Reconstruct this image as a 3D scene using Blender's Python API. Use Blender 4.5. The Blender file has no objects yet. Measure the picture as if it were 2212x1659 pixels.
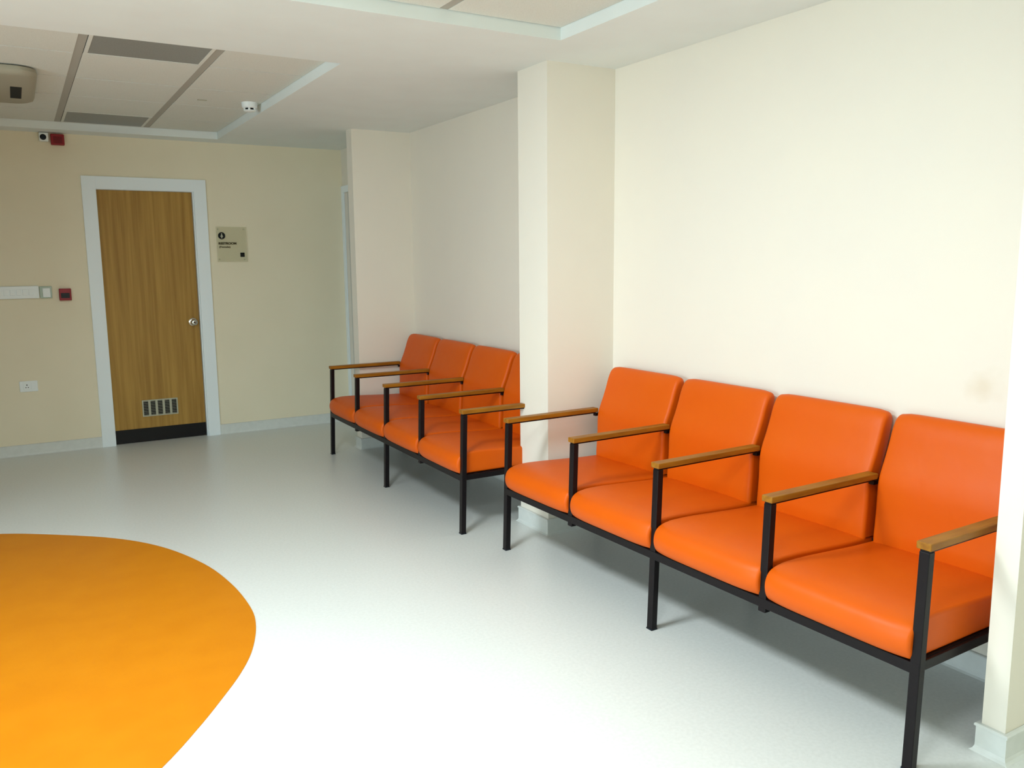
import bpy, bmesh, math
from mathutils import Vector, Matrix

# ------------------------------------------------------------------ camera
SC = bpy.context.scene
C = SC.collection
CAM_H, YAW, PITCH, ROLL, FPX = 1.50923, -30.4464, -8.4603, -0.5399, 1806.4249
y_, t_, r_ = (math.radians(v) for v in (YAW, PITCH, ROLL))
fw = Vector((-math.sin(y_) * math.cos(t_), math.cos(y_) * math.cos(t_), math.sin(t_)))
rt = Vector((math.cos(y_), math.sin(y_), 0))
up = rt.cross(fw)
R_ = math.cos(r_) * rt + math.sin(r_) * up
U_ = -math.sin(r_) * rt + math.cos(r_) * up
cd = bpy.data.cameras.new('camera')
cam = bpy.data.objects.new('camera', cd)
C.objects.link(cam)
cd.sensor_fit = 'HORIZONTAL'
cd.sensor_width = 36.0
cd.lens = FPX / 2212 * 36.0
cd.clip_start = 0.02
M = Matrix((R_, U_, -fw)).transposed().to_4x4()
M.translation = Vector((0, 0, CAM_H))
cam.matrix_world = M
SC.camera = cam

# ------------------------------------------------------------------ world, lights, exposure
w = bpy.data.worlds.new('world')
SC.world = w
w.use_nodes = True
w.node_tree.nodes['Background'].inputs[0].default_value = (0.75, 0.87, 1.0, 1)
w.node_tree.nodes['Background'].inputs[1].default_value = 0.6


def area(name, loc, target, sx, sy, power, col, spread=180):
    l = bpy.data.lights.new(name, 'AREA')
    l.shape = 'RECTANGLE'
    l.size, l.size_y = sx, sy
    l.energy = power
    l.color = col
    l.spread = math.radians(spread)
    o = bpy.data.objects.new(name, l)
    C.objects.link(o)
    o.location = loc
    o.rotation_euler = (Vector(target) - Vector(loc)).to_track_quat('-Z', 'Y').to_euler()
    return o


# daylight through the window in the left wall, and the two lit ceiling panels over the near half of the room
area('window_daylight', (-3.42, 1.95, 1.45), (0, 1.95, 1.40), 2.4, 1.5, 98, (0.71, 0.89, 1.0))
area('ceiling_panel_lamp', (0.17, 0.75, 2.545), (0.17, 0.75, 0), 0.56, 0.56, 25, (0.85, 0.95, 1.0))
area('ceiling_panel_lamp', (0.17, 2.535, 2.545), (0.17, 2.535, 0), 0.56, 0.53, 52, (0.85, 0.95, 1.0))

SC.view_settings.view_transform = 'Standard'
SC.view_settings.look = 'None'
SC.view_settings.gamma = 1.0
SC.view_settings.use_curve_mapping = False
SC.view_settings.exposure = 0.48
SC.cycles.use_denoising = True
SC.cycles.max_bounces = 10
SC.cycles.diffuse_bounces = 6

# ------------------------------------------------------------------ measures of the room
YF, H, D = 7.587, 2.5142, 0.0557
HT = H + D
XL, YN = -3.2, -1.6
TH = 0.2
XC_, YC_ = -1.2, 4.9


# ------------------------------------------------------------------ materials
def mat(name, col, rough=0.6, spec=0.5, metal=0.0, noise=None, bump=None, coat=0.0, alpha=None, coat_rough=0.1):
    m = bpy.data.materials.new(name)
    m.use_nodes = True
    nt = m.node_tree
    b = nt.nodes['Principled BSDF']
    b.inputs['Base Color'].default_value = (*col, 1)
    b.inputs['Roughness'].default_value = rough
    b.inputs['Specular IOR Level'].default_value = spec
    b.inputs['Metallic'].default_value = metal
    b.inputs['Coat Weight'].default_value = coat
    b.inputs['Coat Roughness'].default_value = coat_rough
    tc = nt.nodes.new('ShaderNodeTexCoord')
    if noise:                       # (scale xyz, second colour, detail, low, high)
        sc, col2, det, lo, hi = noise
        mp = nt.nodes.new('ShaderNodeMapping')
        mp.inputs['Scale'].default_value = sc
        n = nt.nodes.new('ShaderNodeTexNoise')
        n.inputs['Scale'].default_value = 1.0
        n.inputs['Detail'].default_value = det
        r = nt.nodes.new('ShaderNodeValToRGB')
        r.color_ramp.elements[0].position = lo
        r.color_ramp.elements[1].position = hi
        r.color_ramp.elements[0].color = (*col, 1)
        r.color_ramp.elements[1].color = (*col2, 1)
        nt.links.new(tc.outputs['Object'], mp.inputs[0])
        nt.links.new(mp.outputs[0], n.inputs['Vector'])
        nt.links.new(n.outputs['Fac'], r.inputs[0])
        nt.links.new(r.outputs[0], b.inputs['Base Color'])
    if bump:                        # (scale, strength, distance)
        n2 = nt.nodes.new('ShaderNodeTexNoise')
        n2.inputs['Scale'].default_value = bump[0]
        n2.inputs['Detail'].default_value = 3
        bp = nt.nodes.new('ShaderNodeBump')
        bp.inputs['Strength'].default_value = bump[1]
        bp.inputs['Distance'].default_value = bump[2]
        nt.links.new(tc.outputs['Object'], n2.inputs['Vector'])
        nt.links.new(n2.outputs['Fac'], bp.inputs['Height'])
        nt.links.new(bp.outputs[0], b.inputs['Normal'])
    if alpha is not None:
        b.inputs['Alpha'].default_value = alpha
    return m


def add_smudge(m, centre, radius, col):
    """a faint brown rub mark on the paint, with its own ragged outline"""
    nt = m.node_tree
    b = nt.nodes['Principled BSDF']
    src = b.inputs['Base Color'].links[0].from_socket
    tc = nt.nodes.new('ShaderNodeTexCoord')
    dist = nt.nodes.new('ShaderNodeVectorMath')
    dist.operation = 'DISTANCE'
    dist.inputs[1].default_value = centre
    nt.links.new(tc.outputs['Object'], dist.inputs[0])
    nz = nt.nodes.new('ShaderNodeTexNoise')
    nz.inputs['Scale'].default_value = 14
    nt.links.new(tc.outputs['Object'], nz.inputs['Vector'])
    ad = nt.nodes.new('ShaderNodeMath')
    ad.operation = 'MULTIPLY_ADD'
    ad.inputs[1].default_value = radius * 1.2
    nt.links.new(nz.outputs['Fac'], ad.inputs[0])
    nt.links.new(dist.outputs['Value'], ad.inputs[2])
    mr = nt.nodes.new('ShaderNodeMapRange')
    mr.inputs['From Min'].default_value = radius * 0.7
    mr.inputs['From Max'].default_value = radius * 1.6
    mr.inputs['To Min'].default_value = 0.33
    mr.inputs['To Max'].default_value = 0.0
    nt.links.new(ad.outputs[0], mr.inputs['Value'])
    mx = nt.nodes.new('ShaderNodeMix')
    mx.data_type = 'RGBA'
    mx.inputs['B'].default_value = (*col, 1)
    nt.links.new(mr.outputs[0], mx.inputs['Factor'])
    nt.links.new(src, mx.inputs['A'])
    nt.links.new(mx.outputs['Result'], b.inputs['Base Color'])


CREAM = (0.81, 0.768, 0.665)
M_WALL = mat('cream_wall_warm_light', (0.83, 0.765, 0.585), 0.75, 0.25, noise=((3, 3, 3), (0.805, 0.74, 0.56), 4, 0.3, 0.75), bump=(90, 0.06, 0.002))  # yellower cream puts the warmer far light into the end wall colour
M_WALLR = mat('cream_wall_paint_seating_side', CREAM, 0.75, 0.25, noise=((3, 3, 3), (0.79, 0.75, 0.66), 4, 0.3, 0.75), bump=(90, 0.06, 0.002))
add_smudge(M_WALLR, (2.885, 1.655, 1.055), 0.075, (0.60, 0.48, 0.30))
M_CEIL = mat('white_ceiling_paint', (0.79, 0.85, 0.83), 0.8, 0.2, noise=((4, 4, 4), (0.77, 0.82, 0.80), 3, 0.3, 0.7))
M_TILE = mat('mineral_ceiling_tile', (0.73, 0.75, 0.69), 0.9, 0.1, noise=((160, 160, 160), (0.67, 0.69, 0.63), 3, 0.45, 0.7))
M_BAR = mat('ceiling_bar_grey', (0.42, 0.41, 0.36), 0.7, 0.2)
M_FLOOR = mat('pale_vinyl_floor', (0.715, 0.735, 0.705), 0.38, 0.45, noise=((75, 75, 75), (0.66, 0.68, 0.65), 8, 0.35, 0.7), coat=0.35, coat_rough=0.28)
M_INLAY = mat('orange_vinyl_floor', (0.56, 0.180, 0.001), 0.5, 0.2, noise=((6, 6, 6), (0.59, 0.198, 0.002), 6, 0.35, 0.7))
M_BASE = mat('pale_vinyl_skirting', (0.70, 0.73, 0.70), 0.5, 0.4, noise=((25, 25, 25), (0.65, 0.68, 0.65), 4, 0.3, 0.7))
M_CASING = mat('white_door_casing', (0.84, 0.92, 0.95), 0.45, 0.4)
M_GREYDOOR = mat('grey_door_paint', (0.50, 0.53, 0.50), 0.5, 0.4)
M_WOODDOOR = mat('oak_laminate', (0.45, 0.265, 0.058), 0.5, 0.3, noise=((38, 38, 1.3), (0.31, 0.165, 0.032), 5, 0.32, 0.72))
M_DARKRETURN = mat('unseen_dark_return', (0.10, 0.06, 0.035), 0.5, 0.3, noise=((25, 25, 1.2), (0.07, 0.04, 0.022), 4, 0.3, 0.7))  # dark brown for the added wall return, keeps bounce off the far left
M_KICK = mat('black_kick_plate', (0.006, 0.006, 0.007), 0.4, 0.25)
M_CHROME = mat('brushed_steel', (0.62, 0.61, 0.56), 0.22, 0.5, 1.0)
M_VENT = mat('aluminium_vent', (0.44, 0.44, 0.34), 0.45, 0.5, 0.4)
M_DARK = mat('dark_void', (0.012, 0.012, 0.012), 0.7, 0.2)
M_ORANGE = mat('orange_upholstery', (0.66, 0.104, 0.001), 0.45, 0.24, noise=((5, 5, 5), (0.65, 0.095, 0.001), 3, 0.3, 0.7), bump=(7, 0.25, 0.012))
M_BLACK = mat('black_steel_tube', (0.007, 0.005, 0.006), 0.38, 0.2)
M_ARM = mat('varnished_arm_wood', (0.34, 0.140, 0.010), 0.42, 0.25, noise=((60, 7, 60), (0.20, 0.068, 0.005), 6, 0.35, 0.75))
M_PLASTIC = mat('white_plastic', (0.84, 0.90, 0.90), 0.35, 0.4)
M_PLASTIC2 = mat('greenish_grey_plastic', (0.40, 0.50, 0.42), 0.4, 0.5)
M_RED = mat('red_plastic', (0.27, 0.004, 0.012), 0.4, 0.4)
M_LENS = mat('black_glossy_plastic', (0.008, 0.012, 0.018), 0.3, 0.25)
M_ACRYLIC = mat('clear_acrylic', (0.70, 0.68, 0.46), 0.2, 0.4, alpha=0.28)
M_INK = mat('dark_sign_ink', (0.035, 0.028, 0.010), 0.6, 0.2)
M_INK2 = mat('black_sign_print', (0.010, 0.012, 0.012), 0.6, 0.2)
M_ACBODY = mat('aircon_plastic', (0.36, 0.34, 0.26), 0.5, 0.3)
M_PANEL = mat('unlit_grey_diffuser', (0.27, 0.285, 0.27), 0.45, 0.4, noise=((150, 150, 150), (0.23, 0.245, 0.23), 2, 0.4, 0.7))
M_LIT = bpy.data.materials.new('lit_diffuser')
M_LIT.use_nodes = True
M_LIT.node_tree.nodes['Principled BSDF'].inputs['Emission Color'].default_value = (1, 0.98, 0.93, 1)
M_LIT.node_tree.nodes['Principled BSDF'].inputs['Emission Strength'].default_value = 3.0


# ------------------------------------------------------------------ mesh helpers
def box(bm, x0, x1, y0, y1, z0, z1):
    v = [bm.verts.new((x, y, z)) for x in (x0, x1) for y in (y0, y1) for z in (z0, z1)]
    for f in ((0, 1, 3, 2), (4, 6, 7, 5), (0, 4, 5, 1), (2, 3, 7, 6), (0, 2, 6, 4), (1, 5, 7, 3)):
        bm.faces.new([v[i] for i in f])
    return v


def prism(bm, pts, z0, z1):
    lo = [bm.verts.new((x, y, z0)) for x, y in pts]
    hi = [bm.verts.new((x, y, z1)) for x, y in pts]
    n = len(pts)
    bm.faces.new(lo)
    bm.faces.new(hi)
    for i in range(n):
        bm.faces.new((lo[i], lo[(i + 1) % n], hi[(i + 1) % n], hi[i]))


def cyl(bm, c, axis, r, depth, seg=28, r2=None):
    """disc prism: starts at c, goes along axis by depth"""
    q = Vector(axis).normalized().to_track_quat('Z', 'Y')
    r2 = r if r2 is None else r2
    a = [bm.verts.new(Vector(c) + q @ Vector((r * math.cos(t), r * math.sin(t), 0))) for t in [2 * math.pi * i / seg for i in range(seg)]]
    b = [bm.verts.new(Vector(c) + q @ Vector((r2 * math.cos(t), r2 * math.sin(t), depth))) for t in [2 * math.pi * i / seg for i in range(seg)]]
    bm.faces.new(a)
    bm.faces.new(b)
    for i in range(seg):
        bm.faces.new((a[i], a[(i + 1) % seg], b[(i + 1) % seg], b[i]))


def lathe(bm, c, axis, prof, seg=32):
    q = Vector(axis).normalized().to_track_quat('Z', 'Y')
    rings = []
    for r, h in prof:
        rings.append([bm.verts.new(Vector(c) + q @ Vector((r * math.cos(2 * math.pi * i / seg), r * math.sin(2 * math.pi * i / seg), h))) for i in range(seg)])
    for a, b in zip(rings, rings[1:]):
        for i in range(seg):
            bm.faces.new((a[i], a[(i + 1) % seg], b[(i + 1) % seg], b[i]))
    bm.faces.new(rings[0])
    bm.faces.new(rings[-1])


def rrect(cx, cy, sx, sy, r, n=8):
    pts = []
    for qx, qy, a0 in ((1, 1, 0), (-1, 1, 90), (-1, -1, 180), (1, -1, 270)):
        for i in range(n + 1):
            a = math.radians(a0 + 90 * i / n)
            pts.append((cx + qx * (sx / 2 - r) + r * math.cos(a), cy + qy * (sy / 2 - r) + r * math.sin(a)))
    return pts


def obj(name, bm, material, parent=None, bevel=0.0, smooth=False, loc=None, seg=2):
    bmesh.ops.recalc_face_normals(bm, faces=bm.faces)
    me = bpy.data.meshes.new(name)
    bm.to_mesh(me)
    bm.free()
    me.materials.append(material)
    if smooth:
        for p in me.polygons:
            p.use_smooth = True
        if hasattr(me, 'set_sharp_from_angle'):
            me.set_sharp_from_angle(angle=math.radians(42))
    o = bpy.data.objects.new(name, me)
    C.objects.link(o)
    if parent:
        o.parent = parent
    if loc:
        o.location = loc
    if bevel:
        b = o.modifiers.new('bevel', 'BEVEL')
        b.width = bevel
        b.segments = seg
        b.limit_method = 'ANGLE'
    return o


def B():
    return bmesh.new()


def struct(name, bm, m, label=None, parent=None, bevel=0.0, loc=None):
    o = obj(name, bm, m, parent, bevel=bevel, loc=loc)
    if parent is None:
        o['kind'] = 'structure'
    if label:
        o['label'] = label
    return o


def empty(name, loc=(0, 0, 0), label=None, cat=None, group=None, kind=None, rz=0.0):
    o = bpy.data.objects.new(name, None)
    C.objects.link(o)
    o.location = loc
    o.rotation_euler.z = rz
    o.empty_display_size = 0.1
    if label:
        o['label'] = label
    if cat:
        o['category'] = cat
    if group:
        o['group'] = group
    if kind:
        o['kind'] = kind
    return o


# ------------------------------------------------------------------ the room shell
bm = B()
box(bm, XL, 3.2, YN, YF + TH, -0.1, 0)
struct('floor', bm, M_FLOOR, 'pale grey-white speckled vinyl floor')

# seating-side wall: flat niches between projecting pillars
XPN, P0N, P0F = 2.443, 1.2585, 1.3297
XP, P1N, P1F = 2.4292, 3.7504, 4.0427
XP2, P2N, P2F = 2.3125, 6.336, 6.4503
XRN, XRF = 2.8011, 2.6635
XR0, XR1 = 2.887, 2.8665
DY0, DY1 = 6.60, 7.530                      # opening of the second door
line_r = [(XR0, YN), (XR0, P0N), (XPN, P0N), (XPN, P0F), (XR0, P0F), (XR1, P1N), (XP, P1N), (XP, P1F), (XRN, P1F),
          (XRN, P2N), (XP2, P2N), (XP2, P2F), (XRF, P2F), (XRF, DY0)]
bm = B()
prism(bm, line_r + [(3.1, DY0), (3.1, YN)], 0, HT)
prism(bm, [(XRF, DY0), (XRF, YF), (3.1, YF), (3.1, DY0)], 2.13, HT)
prism(bm, [(XRF + 0.06, DY0), (XRF + 0.06, YF), (3.1, YF), (3.1, DY0)], 0, 2.13)
prism(bm, [(XRF, DY1), (XRF, YF), (XRF + 0.06, YF), (XRF + 0.06, DY1)], 0, 2.13)
struct('wall_right', bm, M_WALLR, 'cream wall with three projecting pillars behind the orange benches')

DX0, DX1, DZ = 0.6129, 1.3545, 2.10
bm = B()
for x0, x1, z0, z1 in ((XL - TH, DX0, 0, HT), (DX1, 3.1, 0, HT), (DX0, DX1, DZ, HT)):
    box(bm, x0, x1, YF, YF + TH, z0, z1)
box(bm, DX0 - 0.1, DX1 + 0.1, YF + TH, YF + TH + 0.05, 0, DZ + 0.1)
struct('wall_far', bm, M_WALL, 'cream end wall with the wooden restroom door')

WY0, WY1, WZ0, WZ1 = 0.7, 3.2, 0.75, 2.15     # window in the left wall
bm = B()
for y0, y1, z0, z1 in ((YN, WY0, 0, HT), (WY1, YF, 0, HT), (WY0, WY1, 0, WZ0), (WY0, WY1, WZ1, HT)):
    box(bm, XL - 0.12, XL, y0, y1, z0, z1)
struct('wall_left', bm, M_WALL)
bm = B()                                     # unseen dark return added to shade the far left
box(bm, XL, XC_, YC_, YF, 0, H)
struct('wall_left', bm, M_DARKRETURN, 'dark wall return added out of view to dim the far left')
bm = B()
for y0, y1, z0, z1 in ((WY0, WY1, WZ0, WZ0 + 0.05), (WY0, WY1, WZ1 - 0.05, WZ1), (WY0, WY0 + 0.05, WZ0 + 0.05, WZ1 - 0.05),
                       (WY1 - 0.05, WY1, WZ0 + 0.05, WZ1 - 0.05)):
    box(bm, XL - 0.08, XL - 0.03, y0, y1, z0, z1)
struct('window_1', bm, M_CASING)
bm = B()
box(bm, XL - 0.12, 3.1, YN - 0.12, YN, 0, HT)
struct('wall_near', bm, M_WALL)

# skirting
def skirting(name, pts, material=M_BASE):
    """pts run with the room on the left-hand side"""
    bm = B()
    t, hgt = 0.011, 0.087
    n = len(pts)

    def off(d):
        out = []
        for i in range(n):
            p = Vector(pts[i])
            ns = []
            for a, b in ((i - 1, i), (i, i + 1)):
                if a >= 0 and b < n:
                    e = (Vector(pts[b]) - Vector(pts[a])).normalized()
                    ns.append(Vector((-e.y, e.x)))
            if len(ns) == 1:
                out.append(p + ns[0] * d)
            else:
                m_ = (ns[0] + ns[1])
                m_ = m_ / max(m_.dot(ns[0]), 1e-6)
                out.append(p + m_ * d)
        return out
    # profile: (offset, z)
    prof = [(0.0005, 0), (t + 0.012, 0), (t + 0.004, 0.006), (t, 0.016), (t, hgt - 0.008), (t + 0.004, hgt - 0.007), (t + 0.004, hgt - 0.001), (t + 0.001, hgt + 0.002), (0.0005, hgt + 0.002)]
    rows = [[bm.verts.new((q.x, q.y, z)) for q in off(d)] for d, z in prof]
    for a, b in zip(rows, rows[1:]):
        for i in range(n - 1):
            bm.faces.new((a[i], a[i + 1], b[i + 1], b[i]))
    bm.faces.new([r[0] for r in rows])
    bm.faces.new([r[-1] for r in rows])
    o = struct(name, bm, material)
    return o


skirting('baseboard_right', line_r[:])
skirting('baseboard_far', [(XRF + 0.0, YF), (1.4551, YF)])
skirting('baseboard_far', [(0.5105, YF), (XC_, YF), (XC_, YC_), (XL, YC_)])
skirting('baseboard_left', [(XL, YC_), (XL, YN)])

# ceiling: lower plasterboard soffit with two rectangular recesses
T1 = (-1.05, 1.5323, 4.3122, 7.3685)
T2 = (-1.33, 2.273, -1.1, 3.3917)
bm = B()
for x0, x1, y0, y1 in ((XL, 3.1, T1[3], YF), (XL, T1[0], T1[2], T1[3]), (T1[1], 3.1, T1[2], T1[3]), (XL, 3.1, T2[3], T1[2]),
                       (XL, T2[0], T2[2], T2[3]), (T2[1], 3.1, T2[2], T2[3]), (XL, 3.1, YN, T2[2])):
    box(bm, x0, x1, y0, y1, H, HT + 0.03)
bmesh.ops.remove_doubles(bm, verts=bm.verts, dist=1e-5)
struct('ceiling', bm, M_CEIL, 'white plasterboard ceiling with two recessed tiled bays')
bm = B()
box(bm, XL, 3.1, YN, YF, HT + 0.031, HT + 0.08)
for T in (T1, T2):
    box(bm, T[0] + 0.0005, T[1] - 0.0005, T[2] + 0.0005, T[3] - 0.0005, HT + 0.0046, HT + 0.0305)
struct('ceiling_slab', bm, M_DARK)

XC = [-1.05, -0.83, -0.23, 0.37, 0.99, T1[1]]


def tile_field(name, xs, ys, skip=(), bar=0.022, seam=0.0055, zb=HT):
    bm = B()
    for i in range(len(xs) - 1):
        for j in range(len(ys) - 1):
            if (i, j) in skip:
                continue
            a = bar if i > 0 else 0.002
            b = bar if i < len(xs) - 2 else 0.002
            box(bm, xs[i] + a, xs[i + 1] - b, ys[j] + seam, ys[j + 1] - seam, zb, zb + 0.0042)
    return struct(name, bm, M_TILE)


Y1 = [T1[2], 4.96, 5.60, 6.20, 6.83, T1[3]]
tile_field('ceiling_tiles', XC, Y1, skip=((3, 0), (3, 4))).__setitem__('label', 'off-white mineral tiles of the far recessed bay')
X2 = [T2[0], -0.73, -0.13, 0.47, 1.07, 1.67, T2[1]]
Y2 = [T2[2], -0.75, -0.15, 0.45, 1.05, 1.65, 2.25, 2.82, T2[3]]
tile_field('ceiling_tiles', X2, Y2, skip=((2, 3), (2, 6))).__setitem__('label', 'off-white mineral tiles of the near recessed bay')
for k, (xs, T) in enumerate(((XC[1:-1], T1), (X2[1:-1], T2))):
    bm = B()
    for x in xs:
        box(bm, x - 0.0215, x + 0.0195, T[2] + 0.001, T[3] - 0.001, HT + 0.0015, HT + 0.0044)
    struct('trim_%d' % (k + 1), bm, M_BAR, 'grey ceiling grid bars')


def ceiling_light(x0, x1, y0, y1, material, label, lit=False):
    t = empty('ceiling_light', ((x0 + x1) / 2, (y0 + y1) / 2, HT), label, 'ceiling light', 'square ceiling light panels')
    sx, sy = (x1 - x0) / 2, (y1 - y0) / 2
    bm = B()
    f = 0.018
    for a, b, c, d in ((-sx, sx, -sy, -sy + f), (-sx, sx, sy - f, sy), (-sx, -sx + f, -sy + f, sy - f), (sx - f, sx, -sy + f, sy - f)):
        box(bm, a, b, c, d, -0.001, 0.0042)
    obj('light_frame', bm, M_TILE, t)
    bm = B()
    box(bm, -sx + f, sx - f, -sy + f, sy - f, 0.001, 0.0042)
    obj('diffuser', bm, material, t)
    return t


ceiling_light(0.37 + 0.023, 0.99 - 0.023, T1[2] + 0.003, 4.957, M_PANEL, 'unlit grey ceiling panel nearest the camera in the far tiled bay')
ceiling_light(0.37 + 0.023, 0.99 - 0.023, 6.833, T1[3] - 0.003, M_PANEL, 'unlit grey ceiling panel above the wooden door')
ceiling_light(-0.107, 0.447, 0.453, 1.047, M_LIT, 'lit square ceiling panel in the near bay, closer to the camera')
ceiling_light(-0.107, 0.447, 2.253, 2.817, M_LIT, 'lit square ceiling panel in the near bay, farther from the camera')

# small slot in a ceiling tile
bm = B()
box(bm, 1.128, 1.187, 5.955, 5.972, HT - 0.005, HT)
o = obj('ceiling_hook', bm, M_VENT, bevel=0.002)
o['label'] = 'small dark metal clip on a ceiling tile left of the smoke detector'
o['category'] = 'ceiling clip'

# ------------------------------------------------------------------ orange floor inlay
ctrl = [(-0.194, 5.40), (0.031, 5.25), (0.348, 4.976), (0.559, 4.675), (0.702, 4.293), (0.763, 3.939), (0.775, 3.62), (0.749, 3.412),
        (0.681, 3.192), (0.599, 3.025), (0.501, 2.872), (0.397, 2.723), (0.26, 2.55), (0.02, 2.30), (-0.30, 2.08), (-0.70, 1.95), (-1.15, 2.05),
        (-1.55, 2.45), (-1.85, 3.10), (-1.95, 3.80), (-1.80, 4.55), (-1.45, 5.15), (-0.95, 5.50), (-0.50, 5.52)]
pts = []
n = len(ctrl)
for i in range(n):
    p0, p1, p2, p3 = (Vector(ctrl[(i + k) % n]) for k in (-1, 0, 1, 2))
    for s in range(6):
        t = s / 6
        q = 0.5 * ((2 * p1) + (p2 - p0) * t + (2 * p0 - 5 * p1 + 4 * p2 - p3) * t * t + (3 * p1 - p0 - 3 * p2 + p3) * t ** 3)
        pts.append((q.x, q.y))
bm = B()
prism(bm, pts, 0.0, 0.002)
o = obj('floor_inlay', bm, M_INLAY)
o['label'] = 'large rounded orange vinyl area laid in the pale floor'
o['category'] = 'floor inlay'

# ------------------------------------------------------------------ restroom door
d = empty('door_1', ((DX0 + DX1) / 2, YF, 0), 'oak laminate restroom door with white frame, vent and black kick plate', kind='structure')
dx = (DX0 + DX1) / 2
hw = (DX1 - DX0) / 2


def dbox(name, x0, x1, y0, y1, z0, z1, m, parent=d, bevel=0.0):
    bm = B()
    box(bm, x0, x1, y0, y1, z0, z1)
    return obj(name, bm, m, parent, bevel=bevel)


LY = 0.035                                  # the leaf sits back from the wall face
dbox('door_leaf', -hw + 0.003, hw - 0.012, LY, LY + 0.04, 0.006, DZ - 0.004, M_WOODDOOR)
bm = B()
o0, o1, oz = 0.5105 - dx, 1.4551 - dx, 2.1995
box(bm, o0, -hw, -0.016, 0.0, 0, oz)
box(bm, hw, o1, -0.016, 0.0, 0, oz)
box(bm, -hw, hw, -0.016, 0.0, DZ, oz)
box(bm, -hw, -hw + 0.002, 0.0, 0.15, 0, DZ)
box(bm, hw - 0.009, hw, 0.0, 0.15, 0, DZ)
box(bm, -hw + 0.002, hw - 0.009, 0.0, 0.15, DZ - 0.003, DZ)
obj('door_frame', bm, M_CASING, d, bevel=0.0015)
dbox('kick_plate', -hw + 0.003, hw - 0.012, LY - 0.004, LY - 0.0005, 0.004, 0.118, M_KICK)
bm = B()
kx, kz = 1.297 - dx - 0.006, 1.003
lathe(bm, (kx, LY, kz), (0, -1, 0), [(0.034, 0.0), (0.034, 0.004), (0.026, 0.008), (0.013, 0.010), (0.012, 0.030), (0.018, 0.036), (0.026, 0.043), (0.029, 0.053), (0.027, 0.063), (0.019, 0.071), (0.008, 0.073)])
kn = obj('door_knob', bm, M_CHROME, d, smooth=True)
bm = B()
cyl(bm, (kx, LY - 0.073, kz), (0, -1, 0), 0.007, 0.002)
obj('keyhole', bm, M_LENS, kn)
# vent: frame with five columns of louvres
vx0, vx1, vz0, vz1 = 0.838 - dx, 1.122 - dx, 0.217, 0.358
bm = B()
fr = 0.010
mull = 0.018
cw = (vx1 - vx0 - 2 * fr - 4 * mull) / 5
y0v, y1v = LY - 0.008, LY - 0.0005
box(bm, vx0, vx1, y0v, y1v, vz0, vz0 + fr)
box(bm, vx0, vx1, y0v, y1v, vz1 - fr, vz1)
box(bm, vx0, vx0 + fr, y0v, y1v, vz0 + fr, vz1 - fr)
box(bm, vx1 - fr, vx1, y0v, y1v, vz0 + fr, vz1 - fr)
for k in range(4):
    xa = vx0 + fr + cw * (k + 1) + mull * k
    box(bm, xa, xa + mull, y0v, y1v, vz0 + fr, vz1 - fr)
for k in range(5):
    xa = vx0 + fr + (cw + mull) * k
    for j in range(9):
        z = vz0 + fr + (vz1 - vz0 - 2 * fr) * (j + 0.5) / 9
        box(bm, xa, xa + cw, y0v + 0.002, y1v - 0.002, z - 0.0011, z + 0.0011)
vt = obj('vent_grille', bm, M_VENT, d)
dbox('vent_backing', vx0 + fr, vx1 - fr, LY - 0.0018, LY - 0.0004, vz0 + fr, vz1 - fr, M_DARK, vt)

# second door, round the corner beyond the far pillar
d2 = empty('door_2', (XRF, (DY0 + DY1) / 2, 0), 'plain grey door with white frame glimpsed beyond the far pillar', kind='structure')
h2 = (DY1 - DY0) / 2
bm = B()
box(bm, 0.03, 0.058, -h2 + 0.002, h2 - 0.002, 0.006, 2.126)
obj('door_leaf', bm, M_GREYDOOR, d2)
bm = B()
e = YF - (DY0 + DY1) / 2 - 0.002
box(bm, -0.014, -0.0005, h2, e, 0, 2.19)
box(bm, -0.014, -0.0005, -h2 - 0.08, -h2, 0, 2.19)
box(bm, -0.014, -0.0005, -h2, h2, 2.13, 2.19)
obj('door_frame', bm, M_CASING, d2, bevel=0.0015)

# ------------------------------------------------------------------ things on the end wall
def wall_thing(name, x, z, label, cat, group=None):
    return empty(name, (x, YF, z), label, cat, group)


# restroom sign
sx0, sx1, sz0, sz1 = 1.517, 1.772, 1.513, 1.812
scx, scz = (sx0 + sx1) / 2, (sz0 + sz1) / 2
s = wall_thing('restroom_sign', scx, scz, 'clear acrylic RESTROOM sign on four studs beside the wooden door', 'sign')
bm = B()
box(bm, sx0 - scx, sx1 - scx, -0.016, -0.012, sz0 - scz, sz1 - scz)
obj('sign_plate', bm, M_ACRYLIC, s, bevel=0.001)
for ux in (sx0 + 0.018, sx1 - 0.022):
    for uz in (sz0 + 0.022, sz1 - 0.020):
        bm = B()
        cyl(bm, (ux - scx, 0, uz - scz), (0, -1, 0), 0.006, 0.020, 16)
        obj('stud', bm, M_VENT, s)


def text_mesh(name, body, size, x, z, y, m, parent, off=0.0, width=None):
    cu = bpy.data.curves.new(name, 'FONT')
    cu.body = body
    cu.size = size
    cu.offset = off
    cu.extrude = 0.0004
    tmp = bpy.data.objects.new(name + '_tmp', cu)
    C.objects.link(tmp)
    dg = bpy.context.evaluated_depsgraph_get()
    me = bpy.data.meshes.new_from_object(tmp.evaluated_get(dg))
    bpy.data.objects.remove(tmp)
    me.materials.clear()
    me.materials.append(m)
    xs = [v.co.x for v in me.vertices]
    k = 1.0 if width is None else width / (max(xs) - min(xs))
    for v in me.vertices:
        v.co = Vector((v.co.x * k + x, y - v.co.z, v.co.y + z))
    o = bpy.data.objects.new(name, me)
    C.objects.link(o)
    o.parent = parent
    return o


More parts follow.
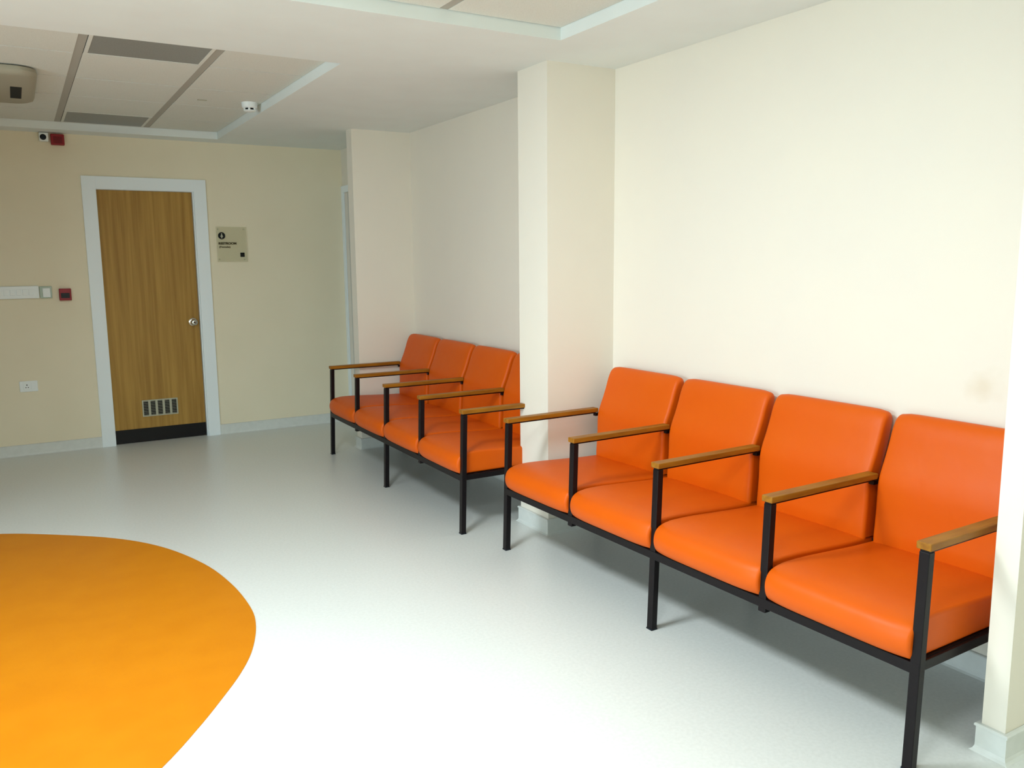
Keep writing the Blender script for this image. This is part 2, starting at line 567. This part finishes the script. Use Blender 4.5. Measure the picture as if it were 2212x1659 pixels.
text_mesh('sign_lettering', 'RESTROOM', 0.0255, 1.532 - scx, 1.662 - scz, -0.0168, M_INK, s, 0.0012, 0.150)
text_mesh('sign_lettering', '(Female)', 0.020, 1.535 - scx, 1.634 - scz, -0.0168, M_INK, s, 0.0005, 0.094)
bm = B()
cyl(bm, (1.562 - scx, -0.0162, 1.736 - scz), (0, -1, 0), 0.030, 0.0008, 36)
ic = obj('sign_pictogram', bm, M_INK2, s)
bm = B()                                     # pale figure in the dark disc
cyl(bm, (1.562 - scx, -0.0171, 1.7515 - scz), (0, -1, 0), 0.0050, 0.0005, 16)
v = [bm.verts.new((1.562 - scx + a, -0.0174, 1.736 - scz + b)) for a, b in ((-0.005, 0.009), (0.005, 0.009), (0.012, -0.010), (0.004, -0.010), (0.004, -0.022), (-0.004, -0.022), (-0.004, -0.010), (-0.012, -0.010))]
bm.faces.new(v)
obj('figure', bm, M_VENT, ic)
bm = B()
box(bm, 1.711 - scx, 1.747 - scx, -0.0172, -0.0162, 1.555 - scz, 1.592 - scz)
obj('sign_square', bm, M_INK2, s, bevel=0.0)

# socket plate
cx, cz = 0.0215, 0.553
s = wall_thing('wall_socket', cx, cz, 'white wall socket low on the end wall left of the wooden door', 'socket')
bm = B()
box(bm, -0.063, 0.063, -0.010, -0.0005, -0.043, 0.043)
pl_ = obj('socket_plate', bm, M_PLASTIC, s, bevel=0.004)
bm = B()
box(bm, -0.036, 0.012, -0.014, -0.0095, -0.030, 0.030)
fc = obj('socket_face', bm, M_PLASTIC, s, bevel=0.002)
bm = B()
cyl(bm, (-0.012, -0.0139, 0.012), (0, -1, 0), 0.0045, 0.0006, 14)
cyl(bm, (-0.020, -0.0139, -0.008), (0, -1, 0), 0.0035, 0.0006, 14)
cyl(bm, (-0.004, -0.0139, -0.008), (0, -1, 0), 0.0035, 0.0006, 14)
obj('pin_holes', bm, M_DARK, fc)
bm = B()
box(bm, 0.018, 0.046, -0.015, -0.0095, -0.024, 0.024)
obj('rocker_switch', bm, M_PLASTIC, s, bevel=0.002)

# long white switch panel at the frame's edge
s = wall_thing('switch_panel', -0.11, 1.293, 'long white panel with a row of rocker switches at the left edge', 'switch panel')
bm = B()
box(bm, -0.26, 0.262, -0.028, -0.0005, -0.050, 0.048)
obj('panel_housing', bm, M_PLASTIC, s, bevel=0.006)
for k in range(11):
    bm = B()
    xa = -0.228 + k * 0.042
    box(bm, xa, xa + 0.034, -0.032, -0.0275, -0.024, 0.022)
    obj('rocker_switch', bm, M_PLASTIC, s, bevel=0.002)
s = wall_thing('light_switch', 0.199, 1.289, 'square white switch in a greenish grey surround between long panel and red box', 'light switch')
bm = B()
box(bm, -0.042, 0.042, -0.020, -0.0005, -0.047, 0.047)
obj('surround', bm, M_PLASTIC2, s, bevel=0.003)
bm = B()
box(bm, -0.022, 0.030, -0.026, -0.0195, -0.038, 0.032)
obj('switch_rocker', bm, M_PLASTIC, s, bevel=0.002)

# red call point
s = wall_thing('fire_call_point', 0.332, 1.268, 'small square red fire call point beside the white switch', 'fire call point')
bm = B()
box(bm, -0.043, 0.043, -0.036, -0.0005, -0.047, 0.047)
obj('call_point_housing', bm, M_RED, s, bevel=0.004)
bm = B()
box(bm, -0.031, 0.031, -0.039, -0.0355, -0.028, 0.012)
obj('break_glass', bm, M_LENS, s, bevel=0.002)

# red hooter and small camera under the ceiling
s = wall_thing('fire_alarm_sounder', 0.370, 2.463, 'dark red box high on the end wall under the ceiling', 'fire alarm')
bm = B()
box(bm, -0.046, 0.048, -0.045, -0.0005, -0.041, 0.041)
obj('sounder_housing', bm, M_RED, s, bevel=0.005)
bm = B()
for k in range(5):
    box(bm, -0.030, 0.032, -0.0458, -0.0448, -0.024 + k * 0.010, -0.021 + k * 0.010)
obj('sounder_slots', bm, M_DARK, s)
s = wall_thing('security_camera', 0.279, 2.484, 'small white box camera with round black lens beside the red box', 'security camera')
bm = B()
box(bm, -0.034, 0.031, -0.052, -0.0005, -0.040, 0.026)
obj('camera_housing', bm, M_PLASTIC, s, bevel=0.008, seg=3)
bm = B()
lathe(bm, (-0.006, -0.0515, -0.010), (0, -1, 0), [(0.022, 0), (0.022, 0.004), (0.018, 0.006), (0.010, 0.007)], 28)
obj('lens', bm, M_LENS, s, smooth=True)

# ------------------------------------------------------------------ things on the ceiling
s = empty('smoke_detector', (1.455, 5.93, HT), 'round white smoke detector on the far ceiling tiles', 'smoke detector')
bm = B()
lathe(bm, (0, 0, 0), (0, 0, -1), [(0.052, 0.0), (0.052, 0.012), (0.050, 0.030), (0.043, 0.036)], 36)
obj('detector_base', bm, M_PLASTIC, s, smooth=True)
bm = B()
lathe(bm, (0, 0, -0.036), (0, 0, -1), [(0.030, 0.0), (0.030, 0.014)], 28)
obj('sensor_chamber', bm, M_DARK, s, smooth=True)
bm = B()
for k in range(5):
    a = 2 * math.pi * k / 5 + 0.62
    c_, s_ = math.cos(a), math.sin(a)
    cyl(bm, (0.033 * c_, 0.033 * s_, -0.035), (0, 0, -1), 0.007, 0.016, 10)
lathe(bm, (0, 0, -0.049), (0, 0, -1), [(0.040, 0.0), (0.040, 0.004), (0.030, 0.009), (0.010, 0.011)], 32)
obj('detector_cap', bm, M_PLASTIC, s, smooth=True)

ax, ay = -0.285, 5.86
s = empty('air_conditioner', (ax, ay, HT), 'beige ceiling cassette air conditioner at the upper left edge', 'air conditioner')
bm = B()
rings = []
for sz, z in ((0.90, 0.0), (0.955, -0.008), (0.965, -0.028), (0.95, -0.045), (0.91, -0.055)):
    rings.append([bm.verts.new((x, y, z)) for x, y in rrect(0, 0, sz, sz * 1.02, 0.11 * sz, 8)])
for a, b in zip(rings, rings[1:]):
    for i in range(len(a)):
        bm.faces.new((a[i], a[(i + 1) % len(a)], b[(i + 1) % len(a)], b[i]))
bm.faces.new(rings[-1])
bm.faces.new(rings[0])
obj('cassette_cover', bm, M_ACBODY, s, smooth=True)
bm = B()
box(bm, 0.350, 0.408, -0.12, 0.26, -0.0565, -0.0545)
obj('air_outlet', bm, M_DARK, s)
for k in (0,):
    bm = B()
    box(bm, -0.388, -0.335, -0.24, 0.24, -0.0565, -0.0545)
    obj('air_outlet', bm, M_LENS, s)
bm = B()
box(bm, 0.277, 0.283, -0.28, 0.28, -0.0565, -0.0545)
box(bm, -0.283, -0.277, -0.28, 0.28, -0.0565, -0.0545)
box(bm, -0.277, 0.277, -0.283, -0.277, -0.0565, -0.0545)
box(bm, -0.277, 0.277, 0.277, 0.283, -0.0565, -0.0545)
for k in range(22):
    box(bm, -0.26, 0.26, -0.25 + k * 0.024, -0.247 + k * 0.024, -0.0562, -0.0545)
obj('intake_grille', bm, M_DARK, s)

# ------------------------------------------------------------------ benches
W = 0.5705                                  # one seat


def catmull(P, n=5, closed=False):
    out = []
    m_ = len(P)
    rng = range(m_ if closed else m_ - 1)
    for i in rng:
        g = (lambda k: Vector(P[(i + k) % m_])) if closed else (lambda k: Vector(P[min(max(i + k, 0), m_ - 1)]))
        p0, p1, p2, p3 = g(-1), g(0), g(1), g(2)
        for s_ in range(n):
            t = s_ / n
            out.append(0.5 * ((2 * p1) + (p2 - p0) * t + (2 * p0 - 5 * p1 + 4 * p2 - p3) * t * t + (3 * p1 - p0 - 3 * p2 + p3) * t ** 3))
    return out


def loft(prof, u0, u1, rad, fn=None, nmid=14, nr=6):
    """closed profile (v, z) swept along u, ends rounded by insetting the profile"""
    P = [Vector(p) for p in prof]
    n_ = len(P)
    area_ = sum(P[i].x * P[(i + 1) % n_].y - P[(i + 1) % n_].x * P[i].y for i in range(n_))
    sg = 1 if area_ > 0 else -1
    N = []
    for i in range(n_):
        e_ = (P[(i + 1) % n_] - P[i - 1]).normalized()
        N.append(Vector((-e_.y, e_.x)) * sg)      # inward
    us = []
    for i in range(nr + 1):
        a = math.pi / 2 * i / nr
        us.append((u0 + rad * (1 - math.sin(a)), rad * (1 - math.cos(a))))
    us = sorted(us)
    us += [(u0 + rad + (u1 - u0 - 2 * rad) * i / nmid, 0.0) for i in range(1, nmid)]
    us += sorted([(u0 + u1 - q, d_) for q, d_ in us[:nr + 1]])
    bm = B()
    rings = []
    for q, d_ in us:
        t = (q - u0) / (u1 - u0)
        ring = []
        for p, nn in zip(P, N):
            pp = p + nn * d_
            v_, z_ = (pp.x, pp.y) if fn is None else fn(pp.x, pp.y, t)
            ring.append(bm.verts.new((q, v_, z_)))
        rings.append(ring)
    for a, b in zip(rings, rings[1:]):
        for i in range(n_):
            bm.faces.new((a[i], a[(i + 1) % n_], b[(i + 1) % n_], b[i]))
    for r_e in (rings[0], rings[-1]):
        bm.faces.new(r_e)
    return bm


# local bench axes: x = along the bench (far end to near end), y = depth towards the wall, z = up
SEAT = [(0.590, 0.336), (0.30, 0.336), (0.05, 0.336), (-0.014, 0.3365), (-0.034, 0.347), (-0.046, 0.374), (-0.046, 0.405), (-0.033, 0.432), (-0.005, 0.449),
        (0.05, 0.457), (0.15, 0.457), (0.30, 0.449), (0.45, 0.441), (0.590, 0.437), (0.612, 0.426), (0.622, 0.402), (0.622, 0.372), (0.612, 0.346)]
BACK = [(0.549, 0.440), (0.552, 0.50), (0.556, 0.56), (0.557, 0.62), (0.560, 0.67), (0.574, 0.715), (0.592, 0.757), (0.612, 0.81), (0.630, 0.865),
        (0.644, 0.900), (0.658, 0.919), (0.675, 0.926), (0.692, 0.920), (0.700, 0.900), (0.697, 0.865), (0.685, 0.81), (0.668, 0.757), (0.650, 0.70),
        (0.640, 0.62), (0.637, 0.52), (0.634, 0.440), (0.620, 0.425), (0.565, 0.425)]
SEATP = [(p.x, p.y) for p in catmull(SEAT, 4, True)]
BACKP = [(p.x, p.y) for p in catmull(BACK, 3, True)]


def seat_fn(v, z, t):
    c = 1 - abs(2 * t - 1) ** 3.5
    if z > 0.41 and v > 0.0:
        z += 0.012 * c * math.sin(math.pi * min(max(v / 0.6, 0), 1)) ** 0.6
    if v < 0.05:                             # front corners pulled back in plan
        v += 0.016 * (1 - c) ** 1.5
    return v, z


def back_fn(v, z, t):
    c = 1 - abs(2 * t - 1) ** 4
    if v < 0.70 and z > 0.46:
        f = min(1, (0.93 - z) / 0.06) if z > 0.87 else 1
        v -= 0.006 * c * max(f, 0)
    if z > 0.86:
        z -= 0.012 * (abs(2 * t - 1) ** 12) * (z - 0.86) / 0.06
    return v, z


_data = {}


def tapered_post(bm, u, z0, z1, x0=None):
    """square tube splayed forward towards the foot"""
    fu, s0, s1 = 0.016, -0.006, 0.022
    rows = []
    for z in (z0, z1):
        sh = -0.0217 * (1 - z / 0.68)
        rows.append([bm.verts.new((u + a, b + sh, z)) for a, b in ((-fu, s0), (fu, s0), (fu, s1), (-fu, s1))])
    a, b = rows
    bm.faces.new(a)
    bm.faces.new(b)
    for i in range(4):
        bm.faces.new((a[i], a[(i + 1) % 4], b[(i + 1) % 4], b[i]))


def make_bench(name, x, y, ang, label, group):
    root = empty(name, (x, y, 0), label, 'waiting bench', group)
    # local x -> (sin a, -cos a), local y -> (cos a, sin a): a rotation by a - 90 deg
    root.rotation_euler.z = ang - math.pi / 2
    # under-seat frame
    bm = B()
    L = 4 * W
    u_ = -0.010
    box(bm, u_ - 0.014, L + u_ + 0.014, -0.018, 0.008, 0.300, 0.334)
    box(bm, u_ - 0.014, L + u_ + 0.014, 0.575, 0.605, 0.300, 0.334)
    box(bm, u_ - 0.014, L + u_ + 0.014, 0.642, 0.670, 0.300, 0.334)
    for k in range(5):
        u = k * W + u_ - (0.008 if k == 4 else 0)
        box(bm, u - 0.013, u + 0.013, 0.008, 0.642, 0.303, 0.333)
    obj('seat_frame', bm, M_BLACK, root, bevel=0.002)
    for k in range(5):
        u = k * W + u_
        if k < 4:                            # unseen black board added to cut orange bounce under the seat
            bm = B()
            box(bm, u + 0.030, u + W - 0.006, 0.012, 0.640, 0.3255, 0.3352)
            obj('bounce_blocker', bm, M_BLACK, root)
        if k % 2 == 0:
            bm = B()
            tapered_post(bm, u, 0.002, 0.31)
            lg = obj('leg', bm, M_BLACK, root, bevel=0.0025)
            bm = B()
            box(bm, u - 0.0165, u + 0.0165, -0.029, 0.0015, 0.0, 0.006)
            obj('foot_cap', bm, M_LENS, lg)
            bm = B()
            box(bm, u - 0.015, u + 0.015, 0.577, 0.603, 0.0, 0.301)
            obj('leg', bm, M_BLACK, root, bevel=0.002)
        # arm upright
        bm = B()
        tapered_post(bm, u, 0.284 if k % 2 else 0.300, 0.671)
        obj('arm_post', bm, M_BLACK, root, bevel=0.0025)
        # wooden armrest with the steel strip beneath it and the rear bracket
        bm = B()
        box(bm, u - 0.023, u + 0.023, -0.012, 0.572, 0.678, 0.7005)
        arm = obj('armrest', bm, M_ARM, root, bevel=0.0035, seg=3)
        bm = B()
        box(bm, u - 0.014, u + 0.014, -0.004, 0.560, 0.671, 0.6778)
        obj('arm_bar', bm, M_BLACK, arm)
        bm = B()
        box(bm, u - 0.008, u + 0.014, 0.560, 0.668, 0.655, 0.671)
        box(bm, u - 0.008, u + 0.014, 0.648, 0.668, 0.334, 0.655)
        obj('rear_bracket', bm, M_BLACK, arm)
    if 'seat' not in _data:
        bm = loft(SEATP, 0.007, W - 0.021, 0.011, seat_fn, 16)
        o_ = obj('seat_cushion', bm, M_ORANGE, root, smooth=True)
        _data['seat'] = o_.data
        bm = loft(BACKP, 0.015, W - 0.020, 0.016, back_fn, 16)
        o_b = obj('backrest', bm, M_ORANGE, root, smooth=True)
        _data['back'] = o_b.data
        start = 1
    else:
        start = 0
    for k in range(start, 4):
        for nm, key in (('seat_cushion', 'seat'), ('backrest', 'back')):
            o_ = bpy.data.objects.new(nm, _data[key])
            C.objects.link(o_)
            o_.parent = root
            o_.location.x = k * W
    return root


make_bench('waiting_bench', 2.1243, 3.6527, 0.0247, 'nearer four-seat orange bench with wooden arms, in front of the middle pillar', 'orange four-seat waiting benches')
make_bench('waiting_bench', 2.0657, 6.2879, -0.0087, 'farther four-seat orange bench, partly hidden behind the middle pillar', 'orange four-seat waiting benches')
